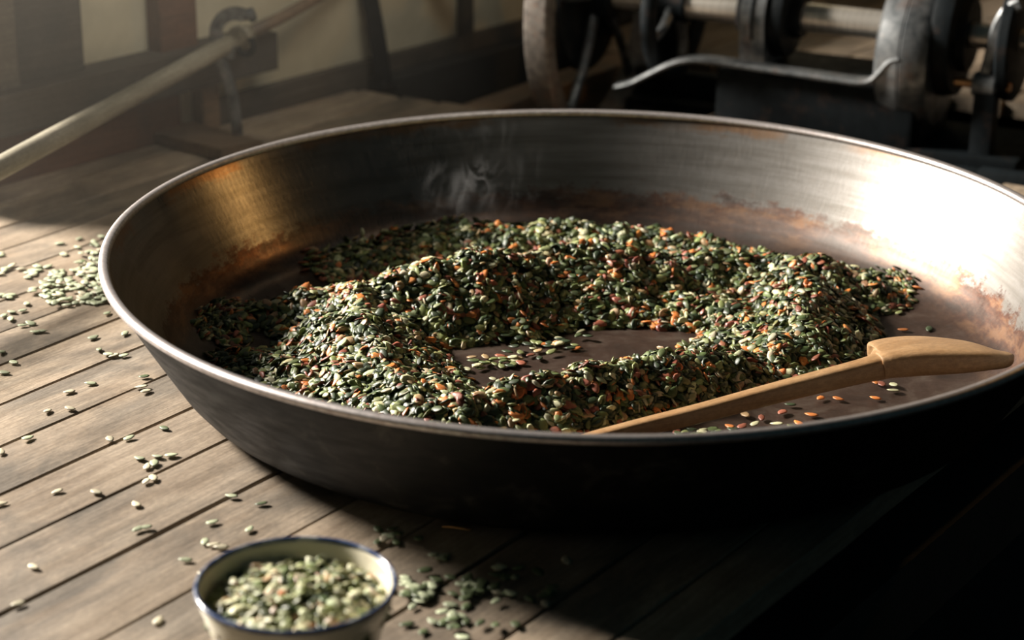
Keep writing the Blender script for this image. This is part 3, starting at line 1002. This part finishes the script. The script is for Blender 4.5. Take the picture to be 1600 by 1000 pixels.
sweep(bm, [k0, k0.lerp(k1, .45), k0.lerp(k1, .5), k1, k1 + (k1 - k0) * .1], [0.005, 0.005, 0.009, 0.009, 0.0065], 14)
finish(bm, 'clamp_screw', M_IRONGREY, stand, 'auto')
# wrapped loop around the pole
bm = bmesh.new()
lp = []
pc = C3 - np.array([FB[0], FB[1], 0])
e1 = np.cross(dirp, [0, 0, 1]); e1 /= np.linalg.norm(e1); e2 = np.cross(e1, dirp)
for k in range(41):
    a = 2 * math.pi * k / 20
    lp.append(tuple(pc + dirp * (-0.006 + 0.010 * k / 40) + (e1 * math.cos(a) + e2 * math.sin(a)) * 0.0135))
sweep(bm, lp, [0.0026] * len(lp), 8, upv=tuple(dirp))
finish(bm, 'binding_loop', M_POLE, stand, True, label='pale loop wound round the pole')
bm = bmesh.new()
hk = spline([SP(392, 60), SP(396, 72), SP(390, 84), SP(378, 84), SP(372, 74)], 5)
sweep(bm, [tuple(p) for p in hk], [0.004] * len(hk), 8, upv=(0, 1, 0))
finish(bm, 'hook', M_IRON, stand, True)

# ------------------------------------------------------------------ black leaning leg by the wall
q = U(601, 137, 0.0)
t0 = U(578, -4, Y=float(q[1]) + 0.01)
bm = bmesh.new()
tv = t0 - q
pts = [np.zeros(3), tv * .35 + np.array([0.0012, 0, 0]), tv * .7 + np.array([0.001, 0, 0]), tv, tv * 2.2]
sweep(bm, [tuple(p) for p in pts], [(0.0120, 0.010), (0.0118, 0.010), (0.0118, .010), (0.0118, .010), (0.0118, .010)], 12, upv=(0, 1, 0), power=6)
pl = empty('iron_post', tuple(q)); tag(pl, 'black slightly leaning iron post standing at the foot of the plaster wall', 'post')
finish(bm, 'leg_bar', M_IRON, pl, 'auto')
bm = bmesh.new(); add_box(bm, (0, 0, 0.003), (0.036, 0.03, 0.006), 0.001)
finish(bm, 'foot_plate', M_IRON, pl)

# ------------------------------------------------------------------ the machine behind the pan
AX0 = U(1340, 35, Y=2.65)
EA = math.radians(-26)
em = np.array([math.cos(EA), math.sin(EA), 0]); pm = np.array([-em[1], em[0], 0])      # along the shaft / away from the camera
mach = empty('belt_driven_press', (AX0[0], AX0[1], -0.10), EA)
tag(mach, 'old black iron machine with a flywheel and bright steel shaft behind the pan', 'machine')
AZ = AX0[2] + 0.10      # axis height above the empty


def ML(px, py, off=0.0):
    """pixel to machine-local coordinates in the shaft's vertical plane shifted by off away from the camera"""
    q = ray_plane(px, py, AX0 + pm * off, pm) - np.array([AX0[0], AX0[1], -0.10])
    return np.array([q @ em, q @ pm, q[2]])


def disc(bm, t0, t1, prof_r, n=48, cz=None, cy=0.0):
    """stack of rings along the shaft: prof_r = [(t, r), ...]"""
    cz = AZ if cz is None else cz
    rings = []
    for t, r_ in prof_r:
        rings.append([bm.verts.new((t, cy + r_ * math.cos(2 * math.pi * k / n), cz + r_ * math.sin(2 * math.pi * k / n))) for k in range(n)])
    for i in range(len(rings) - 1):
        for k in range(n):
            bm.faces.new((rings[i][k], rings[i][(k + 1) % n], rings[i + 1][(k + 1) % n], rings[i + 1][k]))
    return rings


def solid(name, prof_r, mat, n=48, cz=None, cy=0.0, par=None, label=None):
    bm = bmesh.new()
    rg = disc(bm, 0, 0, prof_r, n, cz, cy)
    bm.faces.new(rg[0]); bm.faces.new(list(reversed(rg[-1])))
    return finish(bm, name, mat, par or mach, 'auto', label)


# shaft, stepped
solid('shaft', [(-0.62, 0.016), (0.20, 0.016), (0.201, 0.014), (0.26, 0.014)], M_SHAFT, 32, label='bright turned steel shaft')
solid('shaft_sleeve', [(-0.30, 0.0185), (-0.299, 0.0195), (-0.152, 0.0195), (-0.15, 0.0185)], M_SHAFT, 32)
solid('shaft_sleeve', [(-0.085, 0.0175), (-0.084, 0.0185), (0.052, 0.0185), (0.055, 0.0175)], M_SHAFT, 32)


# flywheel
def wheel(t0, t1, R_, rim_w, hub_r, nsp, mat_rim, phase, name):
    w_ = empty(name, (0, 0, 0)); w_.parent = mach
    bm = bmesh.new()
    rg = disc(bm, 0, 0, [(t0, R_ - 0.003), (t0 + 0.003, R_), ((t0 + t1) / 2, R_ + 0.0015), (t1 - 0.003, R_), (t1, R_ - 0.003), (t1, R_ - rim_w), ((t0 + t1) / 2, R_ - rim_w - 0.004), (t0, R_ - rim_w)], 96)
    for k in range(96):
        bm.faces.new((rg[-1][k], rg[-1][(k + 1) % 96], rg[0][(k + 1) % 96], rg[0][k]))
    finish(bm, 'wheel_rim', mat_rim, w_, 'auto')
    tm = (t0 + t1) / 2
    bm = bmesh.new(); rg = disc(bm, 0, 0, [(t0 - 0.01, hub_r * .9), (t0 - .008, hub_r), (t1 + 0.008, hub_r), (t1 + 0.01, hub_r * .9)], 32)
    bm.faces.new(rg[0]); bm.faces.new(list(reversed(rg[-1])))
    finish(bm, 'hub', M_IRON, w_, 'auto')
    for s in range(nsp):
        a = phase + 2 * math.pi * s / nsp
        u = np.array([0, math.cos(a), math.sin(a)])
        c = np.array([tm, 0, AZ])
        bm = bmesh.new()
        L0, L1 = hub_r * .8, R_ - rim_w - 0.002
        pts = [c + u * (L0 + (L1 - L0) * k / 6) + np.cross([1, 0, 0], u) * 0.010 * math.sin(math.pi * k / 6) for k in range(7)]
        sweep(bm, [tuple(p) for p in pts], [(0.0095 - 0.003 * math.sin(math.pi * k / 6), 0.007) for k in range(7)], 10, upv=(1, 0, 0))
        finish(bm, 'spoke', M_IRONGREY, w_, True)


tf = float(ML(935, 5)[0])
wheel(tf - 0.017, tf + 0.017, 0.205, 0.024, 0.032, 5, M_WHEEL, math.radians(238), 'flywheel')
wheel(tf + 0.105, tf + 0.125, 0.105, 0.012, 0.026, 4, M_IRON, math.radians(20), 'pulley')


solid('dark_backing_disc', [(tf - 0.016, 0.105), (tf - 0.015, 0.108), (tf - 0.009, 0.106)], M_IRON, 64)  # black disc added to darken the view between the spokes
bm = bmesh.new()
add_box(bm, (tf + 0.16, 0.125, 0.055), (0.30, 0.03, 0.11), 0.006); add_box(bm, (tf + 0.06, 0.125, 0.14), (0.045, 0.03, 0.26), 0.006); add_box(bm, (tf + 0.20, 0.125, 0.14), (0.05, 0.03, 0.20), 0.006)
finish(bm, 'dark_backing_frame', M_IRON, mach, 'auto')  # black frame added to darken the gap behind the lever


# bearing pedestals: arched slab standing across the shaft
def pedestal(name, t0, t1, R_, half, mats, zbot=0.0, cap_in=0.0):
    bm = bmesh.new()
    prof = [(half * 1.25, zbot), (half * 1.05, zbot + 0.03), (half, AZ - R_ * 0.5)]
    prof = []
    for k in range(21):
        a = math.pi * k / 20
        prof.append((R_ * math.cos(a), AZ + R_ * math.sin(a)))
    prof = [(half * 1.3, zbot), (half * 1.12, zbot + 0.035), (half, zbot + 0.07)] + prof + [(-half, zbot + 0.07), (-half * 1.12, zbot + 0.035), (-half * 1.3, zbot)]
    A_ = [bm.verts.new((t0, y_, z_)) for y_, z_ in prof]; B_ = [bm.verts.new((t1, y_, z_)) for y_, z_ in prof]
    n = len(prof)
    for k in range(n):
        bm.faces.new((A_[k], A_[(k + 1) % n], B_[(k + 1) % n], B_[k]))
    bm.faces.new(A_); bm.faces.new(list(reversed(B_)))
    bmesh.ops.bevel(bm, geom=[e for e in bm.edges if len(e.link_faces) == 2 and e.calc_face_angle(0) > 1.2], offset=0.003, segments=2, affect='EDGES')
    return finish(bm, name, mats, mach, 'auto')


pedestal('bearing_pedestal', 0.060, 0.112, 0.055, 0.068, M_IRON)  # black iron puts the shade below the housing into the colour
solid('bearing_housing', [(0.050, 0.070), (0.0505, 0.088), (0.056, 0.096), (0.078, 0.1005), (0.0835, 0.1005), (0.0845, 0.0985), (0.0865, 0.1005), (0.108, 0.098), (0.118, 0.092), (0.119, 0.060)], M_IRONGREY, 72, AZ - 0.028)
solid('bearing_flange', [(0.116, 0.080), (0.124, 0.082), (0.140, 0.078), (0.142, 0.048), (0.152, 0.045)], M_IRON)
pedestal('bearing_block', -0.142, -0.108, 0.060, 0.050, M_IRONGREY, 0.10)
solid('bearing_groove_ring', [(-0.127, 0.0612), (-0.126, 0.0622), (-0.124, 0.0622), (-0.123, 0.0612)], M_IRON)
solid('bearing_flange', [(-0.158, 0.030), (-0.155, 0.034), (-0.142, 0.036)], M_IRON)
solid('bearing_flange', [(-0.108, 0.054), (-0.104, 0.056), (-0.088, 0.054), (-0.086, 0.03), (-0.072, 0.028)], M_IRON)

# body casting and bed
BT = float(ML(1220, 118, -0.088)[2]) - 0.004
bm = bmesh.new(); add_box(bm, (-0.03, 0.0, (BT + 0.06) / 2), (0.27, 0.16, BT - 0.06), 0.010); finish(bm, 'body_casting', M_IRON, mach, 'auto')
bm = bmesh.new(); add_box(bm, (0.03, 0.0, 0.085), (0.42, 0.16, 0.030), 0.004); add_box(bm, (0.05, -0.065, 0.045), (0.46, 0.05, 0.075), 0.004)
add_box(bm, (0.0, 0.085, 0.04), (0.7, 0.05, 0.08), 0.004); finish(bm, 'bed', M_IRON, mach, 'auto')
bm = bmesh.new(); add_box(bm, (-0.30, 0.0, 0.035), (0.06, 0.22, 0.07), 0.004); finish(bm, 'bed_foot', M_IRON, mach, 'auto')

# flat bent lever
lev = [(965, 134), (990, 128), (1030, 108), (1062, 95), (1100, 92), (1160, 100), (1220, 109), (1290, 119), (1340, 126), (1362, 124), (1378, 110), (1392, 95), (1408, 90)]
LV = [ML(a, b, -0.088) for a, b in lev]
LV = spline([tuple(p) for p in LV], 4)
bm = bmesh.new()
sweep(bm, [tuple(p) for p in LV], [(0.013, 0.0035)] * 3 + [(0.0135, 0.0042)] * (len(LV) - 3), 10, upv=(0, 0, 1), power=4)
finish(bm, 'lever', M_IRONGREY, mach, 'auto', 'grey bent flat iron lever')

# stud with nut on the left foot
sx = ML(1203, 188, -0.07)
solid('stud', [(sx[0] - 0.0, .001), (sx[0] + 0.001, .001)], M_IRON, 6)
for nm, r_, z0, z1, n in (('washer', 0.028, 0.080, 0.086, 24), ('nut', 0.016, 0.086, 0.102, 6), ('stud', 0.008, 0.10, 0.118, 14)):
    bm = bmesh.new(); bb = bmesh.new()
    bmesh.ops.create_cone(bb, cap_ends=True, segments=n, radius1=r_, radius2=r_ * .96, depth=z1 - z0)
    bb.transform(Matrix.Translation((sx[0], sx[1], (z0 + z1) / 2))); merge(bm, bb)
    finish(bm, nm, M_IRONGREY if nm == 'nut' else M_IRON, mach, 'auto')
bm = bmesh.new(); add_box(bm, (sx[0], sx[1] + 0.02, 0.042), (0.10, 0.09, 0.076), 0.004); finish(bm, 'corner_foot', M_IRON, mach, 'auto')

# end arm on the right: curved strap, boss, pin and leg
ARM = [ML(a, b, -0.045) for a, b in ((1596, 4), (1578, 14), (1562, 38), (1553, 70), (1546, 98), (1540, 118))]
ARM = spline([tuple(p) for p in ARM], 4)
bm = bmesh.new(); sweep(bm, [tuple(p) for p in ARM], [(0.0085, 0.011)] * len(ARM), 10, upv=(0, 1, 0), power=3.5)
finish(bm, 'crank_arm', M_IRONGREY, mach, 'auto')
bc_ = ML(1541, 133, -0.05)
solid('boss', [(bc_[0] - 0.016, 0.014), (bc_[0] - 0.013, 0.0165), (bc_[0] + 0.012, 0.0165), (bc_[0] + 0.015, 0.013)], M_IRONGREY, 28, bc_[2], bc_[1])
solid('pin', [(bc_[0] - 0.040, 0.0055), (bc_[0] - 0.039, 0.006), (bc_[0] + 0.030, 0.006), (bc_[0] + 0.031, 0.005)], M_BRASS, 16, bc_[2], bc_[1], label='tarnished brass pin')
bm = bmesh.new(); add_box(bm, (bc_[0] + 0.002, bc_[1], bc_[2] / 2), (0.028, 0.030, bc_[2] - 0.01), 0.004); finish(bm, 'end_leg', M_IRON, mach, 'auto')
bm = bmesh.new(); add_box(bm, (bc_[0] - 0.004, bc_[1] - 0.01, 0.062), (0.05, 0.07, 0.05), 0.010); finish(bm, 'end_foot', M_IRON, mach, 'auto')
solid('end_disc', [(bc_[0] + 0.012, 0.075), (bc_[0] + 0.015, 0.078), (bc_[0] + 0.026, 0.078), (bc_[0] + 0.028, 0.075)], M_IRON, 48)
bm = bmesh.new(); add_box(bm, (bc_[0] + 0.07, -0.03, 0.045), (0.12, 0.14, 0.09), 0.004); finish(bm, 'end_bed', M_IRON, mach, 'auto')
# knob on the boards behind
q = U(1350, 112, 0.0)
bm = bmesh.new(); lathe(bm, [(0, 0.016), (0.006, 0.0155), (0.010, 0.012), (0.009, 0.008), (0.006, 0.006), (0.010, 0.0), (0, 0)], 20)
kn = finish(bm, 'iron_knob', M_IRON, None, True); kn.location = (q[0], q[1], -0.001)
tag(kn, 'small round black iron knob on the lit boards behind the shaft', 'weight')

# ------------------------------------------------------------------ thin haze in the light by the wall, wisp of steam over the pan
def volume(name, loc, rz, dims, dens_fn, color, label, cat, aniso=0.2):
    bm = bmesh.new(); bmesh.ops.create_cube(bm, size=1)
    bm.transform(Matrix.Diagonal((dims[0], dims[1], dims[2], 1)))
    m = NT(name + '_air'); m.t.nodes.remove(m.b)
    vol = m.n('ShaderNodeVolumeScatter', i_Color=(*color, 1), i_Anisotropy=aniso)
    m.put(vol.inputs['Density'], dens_fn(m))
    m.t.links.new(vol.outputs[0], m.t.nodes['Material Output'].inputs['Volume'])
    o = finish(bm, name, m.m); o.location = loc; o.rotation_euler = (0, 0, rz)
    o['kind'] = 'stuff'
    return tag(o, label, cat)


def haze_d(m):
    tc = m.n('ShaderNodeTexCoord'); mp = m.n('ShaderNodeMapping', i_Vector=tc.outputs['Generated'])
    sx = m.n('ShaderNodeSeparateXYZ', i_0=mp.outputs[0])
    fx = m.ramp(sx.outputs[0], [(0.0, 1), (0.45, 0.75), (0.80, 0)])
    fy = m.ramp(sx.outputs[1], [(0.0, 0), (0.4, 1), (1.0, 1)])
    return m.math('MULTIPLY', m.math('MULTIPLY', fx, fy), 0.10)


hc = P0 + wd * 0.15 + wn * 0.27
volume('haze', (hc[0], hc[1], 0.30), WA, (1.5, 0.45, 0.58), haze_d, (1.0, 0.95, 0.85), 'thin pale haze hanging in the window light by the left wall', 'haze')


def steam_d(m):
    tc = m.n('ShaderNodeTexCoord')
    v = m.n('ShaderNodeMapping', i_Vector=tc.outputs['Object']); v.inputs['Scale'].default_value = (1.5, 1.2, 0.75)
    a = m.noise(v.outputs[0], 16, 3, 0.5, 1.6)
    rdg = m.math('SUBTRACT', 1.0, m.math('MULTIPLY', m.math('ABSOLUTE', m.math('SUBTRACT', a, 0.5)), 22.0))
    rdg = m.math('MAXIMUM', rdg, 0.0)
    b = m.ramp(m.noise(tc.outputs['Object'], 13, 2, 0.5), [(0.48, 0), (0.62, 1)])
    gr = m.n('ShaderNodeTexGradient', gradient_type='SPHERICAL')
    mp = m.n('ShaderNodeMapping', i_Vector=tc.outputs['Generated']); mp.inputs['Location'].default_value = (-1, -1, -1); mp.inputs['Scale'].default_value = (2, 2, 2)
    m.put(gr.inputs[0], mp.outputs[0])
    return m.math('MULTIPLY', m.math('MULTIPLY', m.math('MULTIPLY', rdg, b), m.math('POWER', gr.outputs[1], 0.7)), 6.0)


sc0 = U(740, 265, Y=2.10)
volume('steam_wisp', tuple(sc0), 0.0, (0.16, 0.05, 0.13), steam_d, (1, 1, 1), 'faint wisp of steam curling up behind the heap of seeds', 'steam', 0.3)
